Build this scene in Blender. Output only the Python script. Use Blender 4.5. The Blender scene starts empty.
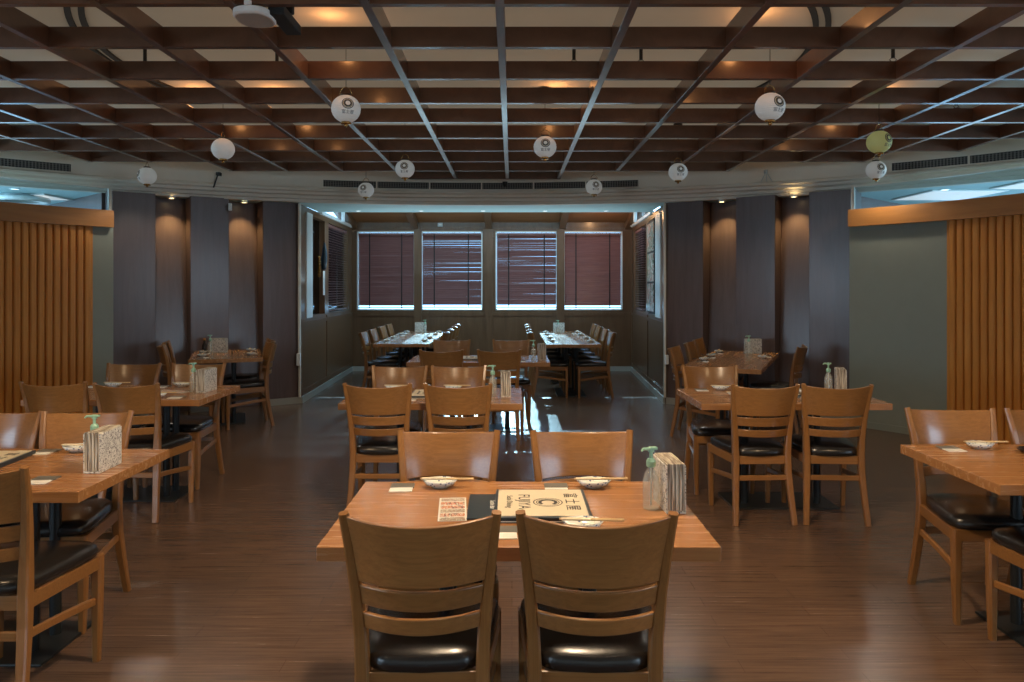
import bpy, bmesh, math, random
from mathutils import Vector, Matrix
random.seed(7)
S = bpy.context.scene
COL = S.collection
PI = math.pi
R = math.radians

# ------------------------------------------------------------------ materials
def new_mat(name):
    m = bpy.data.materials.new(name); m.use_nodes = True
    nt = m.node_tree; b = nt.nodes['Principled BSDF']
    return m, nt, b

def plain(name, col, rough=.5, metal=0, spec=.5, emit=None, es=0, bump=0, bscale=60, var=.0, coat=0):
    m, nt, b = new_mat(name)
    b.inputs['Base Color'].default_value = (*col, 1)
    b.inputs['Roughness'].default_value = rough
    b.inputs['Metallic'].default_value = metal
    b.inputs['Specular IOR Level'].default_value = spec
    b.inputs['Coat Weight'].default_value = coat
    b.inputs['Coat Roughness'].default_value = .12
    if emit:
        b.inputs['Emission Color'].default_value = (*emit, 1)
        b.inputs['Emission Strength'].default_value = es
    N = nt.nodes; L = nt.links
    tc = N.new('ShaderNodeTexCoord')
    if bump or var:
        n = N.new('ShaderNodeTexNoise'); n.inputs['Scale'].default_value = bscale
        n.inputs['Detail'].default_value = 3
        L.new(tc.outputs['Object'], n.inputs['Vector'])
    if bump:
        bp = N.new('ShaderNodeBump'); bp.inputs['Strength'].default_value = bump
        bp.inputs['Distance'].default_value = .002
        L.new(n.outputs['Fac'], bp.inputs['Height']); L.new(bp.outputs['Normal'], b.inputs['Normal'])
    if var:
        mx = N.new('ShaderNodeMix'); mx.data_type = 'RGBA'
        mx.inputs['A'].default_value = (*[c*(1-var) for c in col], 1)
        mx.inputs['B'].default_value = (*[min(1, c*(1+var)) for c in col], 1)
        L.new(n.outputs['Fac'], mx.inputs['Factor']); L.new(mx.outputs['Result'], b.inputs['Base Color'])
    return m

def wood(name, c1, c2, scale=(2, 40, 40), rough=.35, coat=0, spec=.5, coord='Object', rnd=.12, knots=True):
    """streaky grain; scale small along the grain"""
    m, nt, b = new_mat(name); N = nt.nodes; L = nt.links
    tc = N.new('ShaderNodeTexCoord'); mp = N.new('ShaderNodeMapping')
    mp.inputs['Scale'].default_value = scale
    L.new(tc.outputs[coord], mp.inputs['Vector'])
    oi = N.new('ShaderNodeObjectInfo')
    ad = N.new('ShaderNodeVectorMath'); ad.operation = 'ADD'
    ml = N.new('ShaderNodeMath'); ml.operation = 'MULTIPLY'; ml.inputs[1].default_value = 37
    L.new(oi.outputs['Random'], ml.inputs[0])
    L.new(mp.outputs['Vector'], ad.inputs[0]); L.new(ml.outputs[0], ad.inputs[1])
    n1 = N.new('ShaderNodeTexNoise'); n1.inputs['Scale'].default_value = 1; n1.inputs['Detail'].default_value = 6
    n1.inputs['Roughness'].default_value = .65; n1.inputs['Distortion'].default_value = .6
    L.new(ad.outputs[0], n1.inputs['Vector'])
    cr = N.new('ShaderNodeValToRGB')
    cr.color_ramp.elements[0].position = .32; cr.color_ramp.elements[0].color = (*c1, 1)
    cr.color_ramp.elements[1].position = .7; cr.color_ramp.elements[1].color = (*c2, 1)
    L.new(n1.outputs['Fac'], cr.inputs['Fac'])
    hs = N.new('ShaderNodeHueSaturation')
    mr = N.new('ShaderNodeMapRange'); mr.inputs['To Min'].default_value = 1-rnd; mr.inputs['To Max'].default_value = 1+rnd
    L.new(oi.outputs['Random'], mr.inputs['Value']); L.new(mr.outputs['Result'], hs.inputs['Value'])
    L.new(cr.outputs['Color'], hs.inputs['Color']); L.new(hs.outputs['Color'], b.inputs['Base Color'])
    rr = N.new('ShaderNodeMapRange'); rr.inputs['To Min'].default_value = rough*.85; rr.inputs['To Max'].default_value = rough*1.2
    L.new(n1.outputs['Fac'], rr.inputs['Value']); L.new(rr.outputs['Result'], b.inputs['Roughness'])
    b.inputs['Coat Weight'].default_value = coat; b.inputs['Coat Roughness'].default_value = .15
    b.inputs['Specular IOR Level'].default_value = spec
    bp = N.new('ShaderNodeBump'); bp.inputs['Strength'].default_value = .06; bp.inputs['Distance'].default_value = .002
    L.new(n1.outputs['Fac'], bp.inputs['Height']); L.new(bp.outputs['Normal'], b.inputs['Normal'])
    return m

M = {}
M['chair_h'] = wood('chair_wood_h', (.215, .095, .027), (.305, .140, .043), (3, 90, 90), .30, .35)
M['chair_v'] = wood('chair_wood_v', (.215, .095, .027), (.305, .140, .043), (90, 90, 3), .30, .35)
M['table'] = wood('table_wood', (.29, .128, .045), (.41, .195, .072), (2.5, 40, 40), .26, .25, rnd=.05)
M['grid'] = wood('grid_wood', (.095, .04, .022), (.15, .068, .038), (6, 6, 6), .3, .6, rnd=.18)
M['panel'] = wood('panel_wood', (.10, .064, .056), (.145, .097, .086), (14, 14, 1.2), .32, .1, rnd=.08)
M['wains'] = wood('wainscot_wood', (.115, .058, .028), (.165, .088, .044), (10, 10, 1.2), .30, .15)
M['slat'] = wood('slat_wood', (.50, .182, .027), (.62, .25, .042), (20, 20, 1.5), .45)
M['header'] = wood('header_wood', (.40, .155, .032), (.50, .21, .048), (2, 2, 14), .45)
M['board'] = wood('board_wood', (.24, .10, .035), (.36, .16, .06), (1.5, 30, 30), .45)
M['blind'] = wood('blind_wood', (.16, .065, .056), (.23, .10, .088), (3, 40, 40), .35)
M['leather'] = plain('black_leather', (.014, .013, .013), .27, bump=.35, bscale=140, coat=.2)
M['steel_black'] = plain('black_steel', (.02, .024, .026), .38, .3, bump=.1)
M['grey_wall'] = plain('grey_green_paint', (.255, .27, .215), .55, var=.06, bscale=6, bump=.05)
M['cornice'] = plain('cornice_paint', (.72, .66, .56), .6, var=.05, bscale=4)
M['slab'] = plain('ceiling_paint', (.68, .64, .54), .8, var=.1, bscale=1.4)
M['blue_ceiling'] = plain('soffit_daylight_tint', (.50, .70, .72), .6, var=.04, bscale=3)  # pale blue of the daylight put into the ceiling colour
M['base'] = plain('baseboard_paint', (.38, .37, .32), .45, var=.05)
M['white_frame'] = plain('white_frame', (.72, .74, .72), .4, var=.03)
M['vent'] = plain('vent_metal', (.16, .15, .135), .5, .2, var=.05)
M['black'] = plain('matt_black', (.012, .012, .012), .6, var=.1)
M['grey_plastic'] = plain('grey_plastic', (.45, .48, .48), .5, var=.05)
M['white_plastic'] = plain('white_plastic', (.85, .85, .83), .35, var=.03)
M['brass'] = plain('brass', (.5, .28, .09), .25, .9, var=.08)
M['wire'] = plain('dark_wire', (.05, .035, .025), .4, .5, var=.05)
M['ink'] = plain('ink', (.03, .028, .026), .6, var=.05)
M['gold_ink'] = plain('gold_ink', (.30, .22, .07), .5, var=.05)
M['cream_paper'] = plain('cream_paper', (.62, .54, .39), .5, var=.05)
M['navy'] = plain('navy_cover', (.018, .032, .045), .3, bump=.1)
M['card_white'] = plain('white_card', (.72, .71, .66), .5, var=.03)
M['card_grey'] = plain('grey_card', (.12, .115, .10), .5, var=.1)
M['sleeve'] = plain('paper_sleeve', (.66, .55, .38), .5, var=.03)
M['bamboo'] = plain('bamboo', (.62, .44, .22), .5, var=.1)
M['pump'] = plain('green_pump', (.28, .50, .36), .35, var=.03)
M['soy'] = plain('soy_bottle', (.02, .012, .01), .15, coat=.4)

def lantern_paper(name, c):
    m, nt, b = new_mat(name); N = nt.nodes; L = nt.links
    b.inputs['Base Color'].default_value = (*c, 1); b.inputs['Roughness'].default_value = .7
    tc = N.new('ShaderNodeTexCoord'); sx = N.new('ShaderNodeSeparateXYZ'); L.new(tc.outputs['Object'], sx.inputs[0])
    w = N.new('ShaderNodeMath'); w.operation = 'SINE'; s = N.new('ShaderNodeMath'); s.operation = 'MULTIPLY'; s.inputs[1].default_value = 500
    L.new(sx.outputs['Z'], s.inputs[0]); L.new(s.outputs[0], w.inputs[0])
    bp = N.new('ShaderNodeBump'); bp.inputs['Strength'].default_value = .4; bp.inputs['Distance'].default_value = .002
    L.new(w.outputs[0], bp.inputs['Height']); L.new(bp.outputs['Normal'], b.inputs['Normal'])
    b.inputs['Emission Color'].default_value = (*c, 1); b.inputs['Emission Strength'].default_value = LANT
    return m
LANT = .10
M['lantern'] = lantern_paper('lantern_paper', (.80, .80, .76))
M['lantern_green'] = lantern_paper('lantern_paper_green', (.62, .62, .24))

def glass_thin(name, tint=(1, 1, 1), refl=.08, rough=.02):
    m = bpy.data.materials.new(name); m.use_nodes = True; nt = m.node_tree; N = nt.nodes; L = nt.links
    N.clear(); o = N.new('ShaderNodeOutputMaterial'); t = N.new('ShaderNodeBsdfTransparent'); g = N.new('ShaderNodeBsdfGlossy')
    t.inputs['Color'].default_value = (*tint, 1); g.inputs['Roughness'].default_value = rough
    mx = N.new('ShaderNodeMixShader'); fr = N.new('ShaderNodeFresnel'); fr.inputs['IOR'].default_value = 1.3
    L.new(fr.outputs[0], mx.inputs['Fac'])
    L.new(t.outputs[0], mx.inputs[1]); L.new(g.outputs[0], mx.inputs[2]); L.new(mx.outputs[0], o.inputs['Surface'])
    return m
M['glass'] = glass_thin('window_glass', (.86, .95, 1))
M['smoked'] = glass_thin('dark_glass', (.10, .13, .16))

def bottle_mat():
    m = bpy.data.materials.new('clear_plastic'); m.use_nodes = True; nt = m.node_tree; N = nt.nodes; L = nt.links
    b = N['Principled BSDF']; b.inputs['Base Color'].default_value = (.8, .82, .78, 1); b.inputs['Roughness'].default_value = .08
    b.inputs['Coat Weight'].default_value = .5
    t = N.new('ShaderNodeBsdfTransparent'); t.inputs['Color'].default_value = (.93, .95, .92, 1)
    mx = N.new('ShaderNodeMixShader'); mx.inputs['Fac'].default_value = .26
    L.new(t.outputs[0], mx.inputs[1]); L.new(b.outputs[0], mx.inputs[2]); L.new(mx.outputs[0], N['Material Output'].inputs['Surface'])
    return m
M['clear'] = bottle_mat()

def scroll_mat():
    m, nt, b = new_mat('scroll_tile'); N = nt.nodes; L = nt.links
    tc = N.new('ShaderNodeTexCoord'); n = N.new('ShaderNodeTexNoise'); n.inputs['Scale'].default_value = 34; n.inputs['Distortion'].default_value = 2.2
    n.inputs['Detail'].default_value = 1
    L.new(tc.outputs['Object'], n.inputs['Vector'])
    cr = N.new('ShaderNodeValToRGB'); e = cr.color_ramp.elements
    e[0].position = .455; e[0].color = (.70, .68, .62, 1); e[1].position = .48; e[1].color = (.09, .085, .075, 1)
    a = e.new(.52); a.color = (.10, .09, .08, 1); a = e.new(.545); a.color = (.70, .68, .62, 1)
    L.new(n.outputs['Fac'], cr.inputs['Fac']); L.new(cr.outputs['Color'], b.inputs['Base Color']); b.inputs['Roughness'].default_value = .4
    return m
M['scroll'] = scroll_mat()

def napkin_mat():
    m, nt, b = new_mat('napkin_layers'); N = nt.nodes; L = nt.links
    tc = N.new('ShaderNodeTexCoord'); mp = N.new('ShaderNodeMapping'); mp.inputs['Scale'].default_value = (160, 12, 8)
    L.new(tc.outputs['Object'], mp.inputs['Vector'])
    n = N.new('ShaderNodeTexNoise'); n.inputs['Scale'].default_value = 1; n.inputs['Detail'].default_value = 3; L.new(mp.outputs[0], n.inputs['Vector'])
    cr = N.new('ShaderNodeValToRGB'); e = cr.color_ramp.elements
    e[0].position = .38; e[0].color = (.20, .16, .12, 1); e[1].position = .58; e[1].color = (.60, .54, .43, 1)
    L.new(n.outputs['Fac'], cr.inputs['Fac']); L.new(cr.outputs['Color'], b.inputs['Base Color']); b.inputs['Roughness'].default_value = .8
    return m
M['napkin'] = napkin_mat()

def dish_mat():
    m, nt, b = new_mat('painted_porcelain'); N = nt.nodes; L = nt.links
    tc = N.new('ShaderNodeTexCoord'); v = N.new('ShaderNodeTexVoronoi'); v.inputs['Scale'].default_value = 70
    L.new(tc.outputs['Object'], v.inputs['Vector'])
    cr = N.new('ShaderNodeValToRGB'); e = cr.color_ramp.elements
    e[0].position = .22; e[0].color = (.05, .10, .22, 1); e[1].position = .34; e[1].color = (.70, .73, .70, 1)
    L.new(v.outputs['Distance'], cr.inputs['Fac']); L.new(cr.outputs['Color'], b.inputs['Base Color']); b.inputs['Roughness'].default_value = .15
    return m
M['dish'] = dish_mat()

def photo_mat(name, cols, scale, seed=0, flat=True):
    """patches of colour, for printed flyers and posters"""
    m, nt, b = new_mat(name); N = nt.nodes; L = nt.links
    tc = N.new('ShaderNodeTexCoord'); mp = N.new('ShaderNodeMapping'); mp.inputs['Scale'].default_value = scale
    mp.inputs['Location'].default_value = (seed, seed*.7, seed*.3)
    L.new(tc.outputs['Object'], mp.inputs['Vector'])
    n = N.new('ShaderNodeTexNoise'); n.inputs['Scale'].default_value = 1; n.inputs['Detail'].default_value = 2
    L.new(mp.outputs[0], n.inputs['Vector'])
    cr = N.new('ShaderNodeValToRGB'); cr.color_ramp.interpolation = 'CONSTANT'; e = cr.color_ramp.elements
    e[0].position = 0; e[0].color = (*cols[0], 1); e[1].position = .38; e[1].color = (*cols[1], 1)
    p = .38
    for c in cols[2:]:
        p += .24/len(cols[1:]); q = e.new(p); q.color = (*c, 1)
    L.new(n.outputs['Fac'], cr.inputs['Fac']); L.new(cr.outputs['Color'], b.inputs['Base Color']); b.inputs['Roughness'].default_value = .4
    return m
M['flyer'] = photo_mat('flyer_print', [(.6, .55, .42), (.1, .05, .04), (.55, .10, .03), (.62, .58, .48), (.5, .16, .05)], (70, 26, 1))
M['poster'] = photo_mat('poster_print', [(.10, .17, .18), (.42, .44, .36), (.05, .06, .04), (.5, .20, .12), (.45, .46, .42), (.12, .15, .07)], (3, 5, 5), 3)

def floor_mat():
    m, nt, b = new_mat('vinyl_plank_floor'); N = nt.nodes; L = nt.links
    tc = N.new('ShaderNodeTexCoord')
    br = N.new('ShaderNodeTexBrick'); br.inputs['Scale'].default_value = 1
    br.inputs['Brick Width'].default_value = .92; br.inputs['Row Height'].default_value = .102
    br.inputs['Mortar Size'].default_value = .0012; br.inputs['Mortar Smooth'].default_value = .2; br.inputs['Bias'].default_value = 0
    br.inputs['Color1'].default_value = (.118, .070, .046, 1); br.inputs['Color2'].default_value = (.133, .079, .052, 1)
    br.inputs['Mortar'].default_value = (.085, .045, .028, 1)
    L.new(tc.outputs['Object'], br.inputs['Vector'])
    mp = N.new('ShaderNodeMapping'); mp.inputs['Scale'].default_value = (2.2, 60, 1); L.new(tc.outputs['Object'], mp.inputs['Vector'])
    n = N.new('ShaderNodeTexNoise'); n.inputs['Scale'].default_value = 1; n.inputs['Detail'].default_value = 5; n.inputs['Roughness'].default_value = .7
    L.new(mp.outputs[0], n.inputs['Vector'])
    cr = N.new('ShaderNodeMapRange'); cr.inputs['From Min'].default_value = .3; cr.inputs['From Max'].default_value = .7
    cr.inputs['To Min'].default_value = .62; cr.inputs['To Max'].default_value = 1.35
    L.new(n.outputs['Fac'], cr.inputs['Value'])
    hs = N.new('ShaderNodeHueSaturation'); L.new(br.outputs['Color'], hs.inputs['Color']); L.new(cr.outputs['Result'], hs.inputs['Value'])
    L.new(hs.outputs['Color'], b.inputs['Base Color'])
    rr = N.new('ShaderNodeMapRange'); rr.inputs['To Min'].default_value = .18; rr.inputs['To Max'].default_value = .32
    L.new(n.outputs['Fac'], rr.inputs['Value']); L.new(rr.outputs['Result'], b.inputs['Roughness'])
    bp = N.new('ShaderNodeBump'); bp.inputs['Strength'].default_value = .08; bp.inputs['Distance'].default_value = .002
    L.new(n.outputs['Fac'], bp.inputs['Height']); L.new(bp.outputs['Normal'], b.inputs['Normal'])
    return m
M['floor'] = floor_mat()
def glow(name, c, s):
    return plain(name, (.8, .8, .8), .5, emit=c, es=s)
M['lamp_warm'] = glow('lamp_warm', (1, .72, .35), 14)
M['panel_glow'] = glow('panel_glow', (1, .93, .88), .45)
M['lamp_cool'] = glow('lamp_cool', (.8, .95, 1), 2.5)

# ------------------------------------------------------------------ mesh helpers
def box(bm, lo, hi, mat=None):
    x0, y0, z0 = lo; x1, y1, z1 = hi
    vs = [bm.verts.new(p) for p in [(x0,y0,z0),(x1,y0,z0),(x1,y1,z0),(x0,y1,z0),(x0,y0,z1),(x1,y0,z1),(x1,y1,z1),(x0,y1,z1)]]
    if mat is not None:
        for v in vs: v.co = mat @ v.co
    for f in [(0,3,2,1),(4,5,6,7),(0,1,5,4),(1,2,6,5),(2,3,7,6),(3,0,4,7)]:
        bm.faces.new([vs[i] for i in f])
    return vs

def sweep(bm, pts, secs, up=Vector((0,0,1)), closed_ends=True):
    """pts: path; secs: per point list of (a,b) offsets; frame = (side, up2)"""
    rings = []
    n = len(pts)
    for i, p in enumerate(pts):
        p = Vector(p)
        t = (Vector(pts[min(i+1, n-1)]) - Vector(pts[max(i-1, 0)])).normalized()
        u = up
        if abs(t.dot(u)) > .95: u = Vector((0, 1, 0))
        s = t.cross(u).normalized(); w = s.cross(t).normalized()
        sec = secs[i] if isinstance(secs[0], list) else secs
        rings.append([bm.verts.new(p + s*a + w*b) for a, b in sec])
    k = len(rings[0])
    for i in range(n-1):
        for j in range(k):
            bm.faces.new([rings[i][j], rings[i][(j+1) % k], rings[i+1][(j+1) % k], rings[i+1][j]])
    if closed_ends:
        bm.faces.new(rings[0][::-1]); bm.faces.new(rings[-1])
    return rings

def circ(r, n=10, sy=1):
    return [(r*math.cos(2*PI*i/n), r*sy*math.sin(2*PI*i/n)) for i in range(n)]
def rsec(w, d, c=.006):
    w /= 2; d /= 2
    return [(w-c,-d),(w,-d+c),(w,d-c),(w-c,d),(-w+c,d),(-w,d-c),(-w,-d+c),(-w+c,-d)]

def lathe(bm, prof, seg=20, cap=True):
    rings = []
    for r, z in prof:
        rings.append([bm.verts.new((r*math.cos(2*PI*i/seg), r*math.sin(2*PI*i/seg), z)) for i in range(seg)])
    for a, b in zip(rings, rings[1:]):
        for i in range(seg):
            bm.faces.new([a[i], a[(i+1) % seg], b[(i+1) % seg], b[i]])
    if cap:
        bm.faces.new(rings[0][::-1]); bm.faces.new(rings[-1])

def arc_solid(bm, cx, cy, r0, r1, a0, a1, z0, z1, n=40):
    """curved wall piece between radii and angles (angle from +Y toward +X)"""
    prof = [(r0, z0), (r1, z0), (r1, z1), (r0, z1)]
    arc_prof(bm, cx, cy, prof, a0, a1, n)
def arc_prof(bm, cx, cy, prof, a0, a1, n=40):
    rings = []
    for i in range(n+1):
        a = a0 + (a1-a0)*i/n
        rings.append([bm.verts.new((cx + r*math.sin(a), cy + r*math.cos(a), z)) for r, z in prof])
    k = len(prof)
    for i in range(n):
        for j in range(k):
            bm.faces.new([rings[i][j], rings[i][(j+1) % k], rings[i+1][(j+1) % k], rings[i+1][j]])
    bm.faces.new(rings[0][::-1]); bm.faces.new(rings[-1])

def slabline(bm, p, q, th, z0, z1):
    """vertical wall piece from p to q, thickness th to the left of p->q"""
    p = Vector((*p, 0)); q = Vector((*q, 0)); d = (q-p).normalized(); nrm = Vector((-d.y, d.x, 0))*th
    vs = [bm.verts.new((v.x, v.y, z)) for z in (z0, z1) for v in (p, q, q+nrm, p+nrm)]
    for f in [(0,3,2,1),(4,5,6,7),(0,1,5,4),(1,2,6,5),(2,3,7,6),(3,0,4,7)]:
        bm.faces.new([vs[i] for i in f])

def obj(name, bm, mat, parent=None, smooth=False, bevel=0, seg=2, loc=None):
    bmesh.ops.recalc_face_normals(bm, faces=bm.faces)
    me = bpy.data.meshes.new(name); bm.to_mesh(me); bm.free()
    me.materials.append(M[mat] if isinstance(mat, str) else mat)
    o = bpy.data.objects.new(name, me); COL.objects.link(o)
    if parent is not None: o.parent = parent
    if smooth:
        for p in me.polygons: p.use_smooth = True
    if bevel:
        md = o.modifiers.new('bevel', 'BEVEL'); md.width = bevel; md.segments = seg; md.limit_method = 'ANGLE'; md.angle_limit = R(40)
    if loc: o.location = loc
    return o

def struct(name, bm, mat, parent=None, **k):
    o = obj(name, bm, mat, parent, **k)
    if parent is None: o['kind'] = 'structure'
    return o

def tag(o, label, cat, group=None):
    o['label'] = label; o['category'] = cat
    if group: o['group'] = group
    return o
def thing(name, label, cat, loc=(0,0,0), rz=0, group=None):
    o = bpy.data.objects.new(name, None); COL.objects.link(o); o.empty_display_size = .1
    o.location = loc; o.rotation_euler = (0, 0, rz)
    return tag(o, label, cat, group)
def dup(src, loc, rz, label, group=None):
    def cp(o, par):
        c = o.copy(); COL.objects.link(c)
        if par is not None: c.parent = par
        for ch in o.children: cp(ch, c)
        return c
    c = cp(src, None); c.location = loc; c.rotation_euler = (0, 0, rz); c['label'] = label
    if group: c['group'] = group
    return c
NB = bmesh.new

def text_mesh(s, size, extrude=.0004):
    cu = bpy.data.curves.new('t', 'FONT'); cu.body = s; cu.size = size; cu.extrude = extrude
    cu.align_x = 'CENTER'; cu.align_y = 'CENTER'; cu.resolution_u = 2
    o = bpy.data.objects.new('t', cu); COL.objects.link(o)
    bpy.context.view_layer.update()
    me = bpy.data.meshes.new_from_object(o)
    bm = bmesh.new(); bm.from_mesh(me)
    bpy.data.objects.remove(o); bpy.data.meshes.remove(me); bpy.data.curves.remove(cu)
    return bm

# ------------------------------------------------------------------ camera
F = 750.0; H = 1.52
cam = bpy.data.cameras.new('camera'); co = bpy.data.objects.new('camera', cam); COL.objects.link(co)
co.location = (0, 0, H); co.rotation_euler = (PI/2, 0, 0)
cam.sensor_width = 36; cam.lens = F/1024*36; cam.shift_y = -(341-287)/1024; cam.clip_start = .05
S.camera = co
CX = -.4
# ------------------------------------------------------------------ shell
bm = NB(); box(bm, (-9, -5, -.1), (9, 13.7, 0)); struct('floor', bm, 'floor')
bm = NB(); box(bm, (-9, -5, 3.23), (9, 10.6, 3.33)); struct('ceiling', bm, 'slab')
bm = NB(); box(bm, (-60, -60, -.25), (60, 60, -.15)); struct('ground', bm, plain('pavement', (.4, .39, .37), .8, var=.1, bscale=2))

# curved cornice
CC = (CX, 2.3)
bm = NB()
arc_prof(bm, *CC, [(7.75, 2.61), (7.655, 2.61), (7.655, 2.645), (7.63, 2.655), (7.63, 2.69), (7.59, 2.705), (7.59, 2.735), (7.55, 2.75), (7.55, 2.775), (7.60, 2.79), (7.60, 3.23), (7.75, 3.23)], R(-80), R(80), 96)
struct('trim_cornice', bm, 'cornice')

# lower soffit ring: alcove and side passages
def ring_ceiling(name, a0, a1, outer, z0, z1, mat):
    bm = NB(); n = 30; top = []; bot = []
    inner = [(CC[0]+7.66*math.sin(a0+(a1-a0)*i/n), CC[1]+7.66*math.cos(a0+(a1-a0)*i/n)) for i in range(n+1)]
    pl = inner + outer
    vb = [bm.verts.new((x, y, z0)) for x, y in pl]; vt = [bm.verts.new((x, y, z1)) for x, y in pl]
    bm.faces.new(vb); bm.faces.new(vt)
    for i in range(len(pl)):
        j = (i+1) % len(pl); bm.faces.new([vb[i], vb[j], vt[j], vt[i]])
    return struct(name, bm, mat)
aL = math.asin((-2.78-CX)/7.66); aR = math.asin((1.98-CX)/7.66)
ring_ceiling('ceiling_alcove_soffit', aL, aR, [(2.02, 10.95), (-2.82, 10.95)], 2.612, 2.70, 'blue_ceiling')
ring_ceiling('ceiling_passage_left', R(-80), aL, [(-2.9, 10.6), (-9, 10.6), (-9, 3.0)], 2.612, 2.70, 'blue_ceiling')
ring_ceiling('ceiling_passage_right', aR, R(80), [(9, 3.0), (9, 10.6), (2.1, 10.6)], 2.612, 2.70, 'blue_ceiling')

# ---- alcove
YB = 13.57
LN, LF = (-2.76, 9.8), (-2.9, YB)      # left wall near / far
RN, RF = (1.99, 9.75), (2.17, YB)
WZ0, WZ1 = 1.10, 2.53
def side_wall(name, N_, F_, sign, spans):
    """alcove flank with openings; spans = list of (y0,y1)"""
    def P(y):
        t = (y-N_[1])/(F_[1]-N_[1]); return (N_[0]+(F_[0]-N_[0])*t, y)
    bm = NB(); th = .12*sign
    def seg(y0, y1, z0, z1): slabline(bm, P(y0), P(y1), th, z0, z1)
    seg(N_[1], YB, 0, WZ0); seg(N_[1], YB, WZ1, 2.60)
    ys = [N_[1]] + [v for s in spans for v in s] + [YB]
    for i in range(0, len(ys), 2): seg(ys[i], ys[i+1], WZ0, WZ1)
    # raised stiles and rails of the panelling
    for y in (N_[1]+.03, 11.42, YB-.06):
        slabline(bm, P(y-.03), P(y+.03), -.012*sign, .09, WZ0)
    seg2 = lambda z0, z1: slabline(bm, P(N_[1]), P(YB), -.012*sign, z0, z1)
    seg2(WZ0-.09, WZ0-.04); seg2(.09, .16)
    w = struct(name, bm, 'wains')
    bm = NB(); slabline(bm, P(N_[1]), P(YB), -.025*sign, 0, .085); struct('baseboard_'+name.split('_', 1)[1], bm, 'base')
    return P
PL = side_wall('wall_alcove_left', LN, LF, 1, [(10.1, 11.3), (11.52, 13.25)])
PR = side_wall('wall_alcove_right', RN, RF, -1, [(10.1, 11.35), (11.62, 13.3)])

# back wall with four windows
wins = [(357, 415), (421, 482.5), (495.5, 557.5), (563.5, 622.5)]
WX = [((a-512)*YB/F, (b-512)*YB/F) for a, b in wins]
bm = NB()
box(bm, (LF[0], YB, 0), (RF[0], YB+.14, WZ0)); box(bm, (LF[0], YB, WZ1), (RF[0], YB+.14, 2.80))
xs = [LF[0]] + [v for w in WX for v in w] + [RF[0]]
for i in range(0, len(xs), 2): box(bm, (xs[i], YB, WZ0), (xs[i+1], YB+.14, WZ1))
# raised panel mouldings under the windows and posts between them
for i in range(1, 4):
    xm = (WX[i-1][1]+WX[i][0])/2; box(bm, (xm-.07, YB-.03, .085), (xm+.07, YB, 2.62))
box(bm, (LF[0], YB-.02, WZ0-.10), (RF[0], YB, WZ0-.045)); box(bm, (LF[0], YB-.02, 2.585), (RF[0], YB, 2.63))
struct('wall_back', bm, 'wains')
bm = NB(); box(bm, (LF[0], YB-.025, 0), (RF[0], YB, .085)); struct('baseboard_back', bm, 'base')

# sloping timber roof over the alcove, with beams, glazed gables at the flanks
bm = NB(); 
def slopebox(bm, x0, x1, y0, z0, y1, z1, th):
    vs = [bm.verts.new(p) for p in [(x0,y0,z0),(x1,y0,z0),(x1,y1,z1),(x0,y1,z1),(x0,y0,z0+th),(x1,y0,z0+th),(x1,y1,z1+th),(x0,y1,z1+th)]]
    for f in [(0,3,2,1),(4,5,6,7),(0,1,5,4),(1,2,6,5),(2,3,7,6),(3,0,4,7)]: bm.faces.new([vs[i] for i in f])
slopebox(bm, -3.1, 2.4, 10.95, 3.28, YB+.3, 2.62, .08)
struct('ceiling_alcove', bm, 'board')
bm = NB()
for x in (-2.86, -1.75, -.42, .91, 2.1):
    slopebox(bm, x-.06, x+.06, 10.95, 3.18, YB, 2.56, .11)
struct('ceiling_alcove_beams', bm, 'wains')
bm = NB(); box(bm, (-3.1, 10.87, 2.69), (2.4, 10.95, 3.36)); struct('wall_alcove_bulkhead', bm, 'cornice')
for nm, P_, sg in (('left', PL, 1), ('right', PR, -1)):
    bm = NB()
    a, b = P_(10.96), P_(YB)
    vs = [bm.verts.new((a[0], a[1], 2.60)), bm.verts.new((b[0], b[1], 2.60)), bm.verts.new((b[0], b[1], 2.63)), bm.verts.new((a[0], a[1], 3.27))]
    bm.faces.new(vs)
    g = struct('window_gable_'+nm, bm, 'glass')
    bm = NB(); sweep(bm, [(a[0], a[1]+1.5, 2.60), (a[0], a[1]+1.5, 2.9)], rsec(.05, .05)); sweep(bm, [(a[0], a[1], 2.61), (b[0], b[1], 2.61)], rsec(.06, .05))
    obj('frame', bm, 'white_frame', g)

def window_back(i, x0, x1):
    root = bpy.data.objects.new('window_%d' % (i+1), None); COL.objects.link(root); root['kind'] = 'structure'
    bm = NB(); f = .022
    for lo, hi in [((x0, YB-.01, WZ0), (x0+f, YB+.1, WZ1)), ((x1-f, YB-.01, WZ0), (x1, YB+.1, WZ1)), ((x0, YB-.01, WZ0), (x1, YB+.1, WZ0+f)), ((x0, YB-.01, WZ1-f), (x1, YB+.1, WZ1))]:
        box(bm, lo, hi)
    obj('window_frame', bm, 'white_frame', root)
    bm = NB(); box(bm, (x0+f, YB+.105, WZ0+f), (x1-f, YB+.111, WZ1-f)); obj('glass_pane', bm, 'glass', root)
for i, (a, b) in enumerate(WX): window_back(i, a, b)

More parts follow.
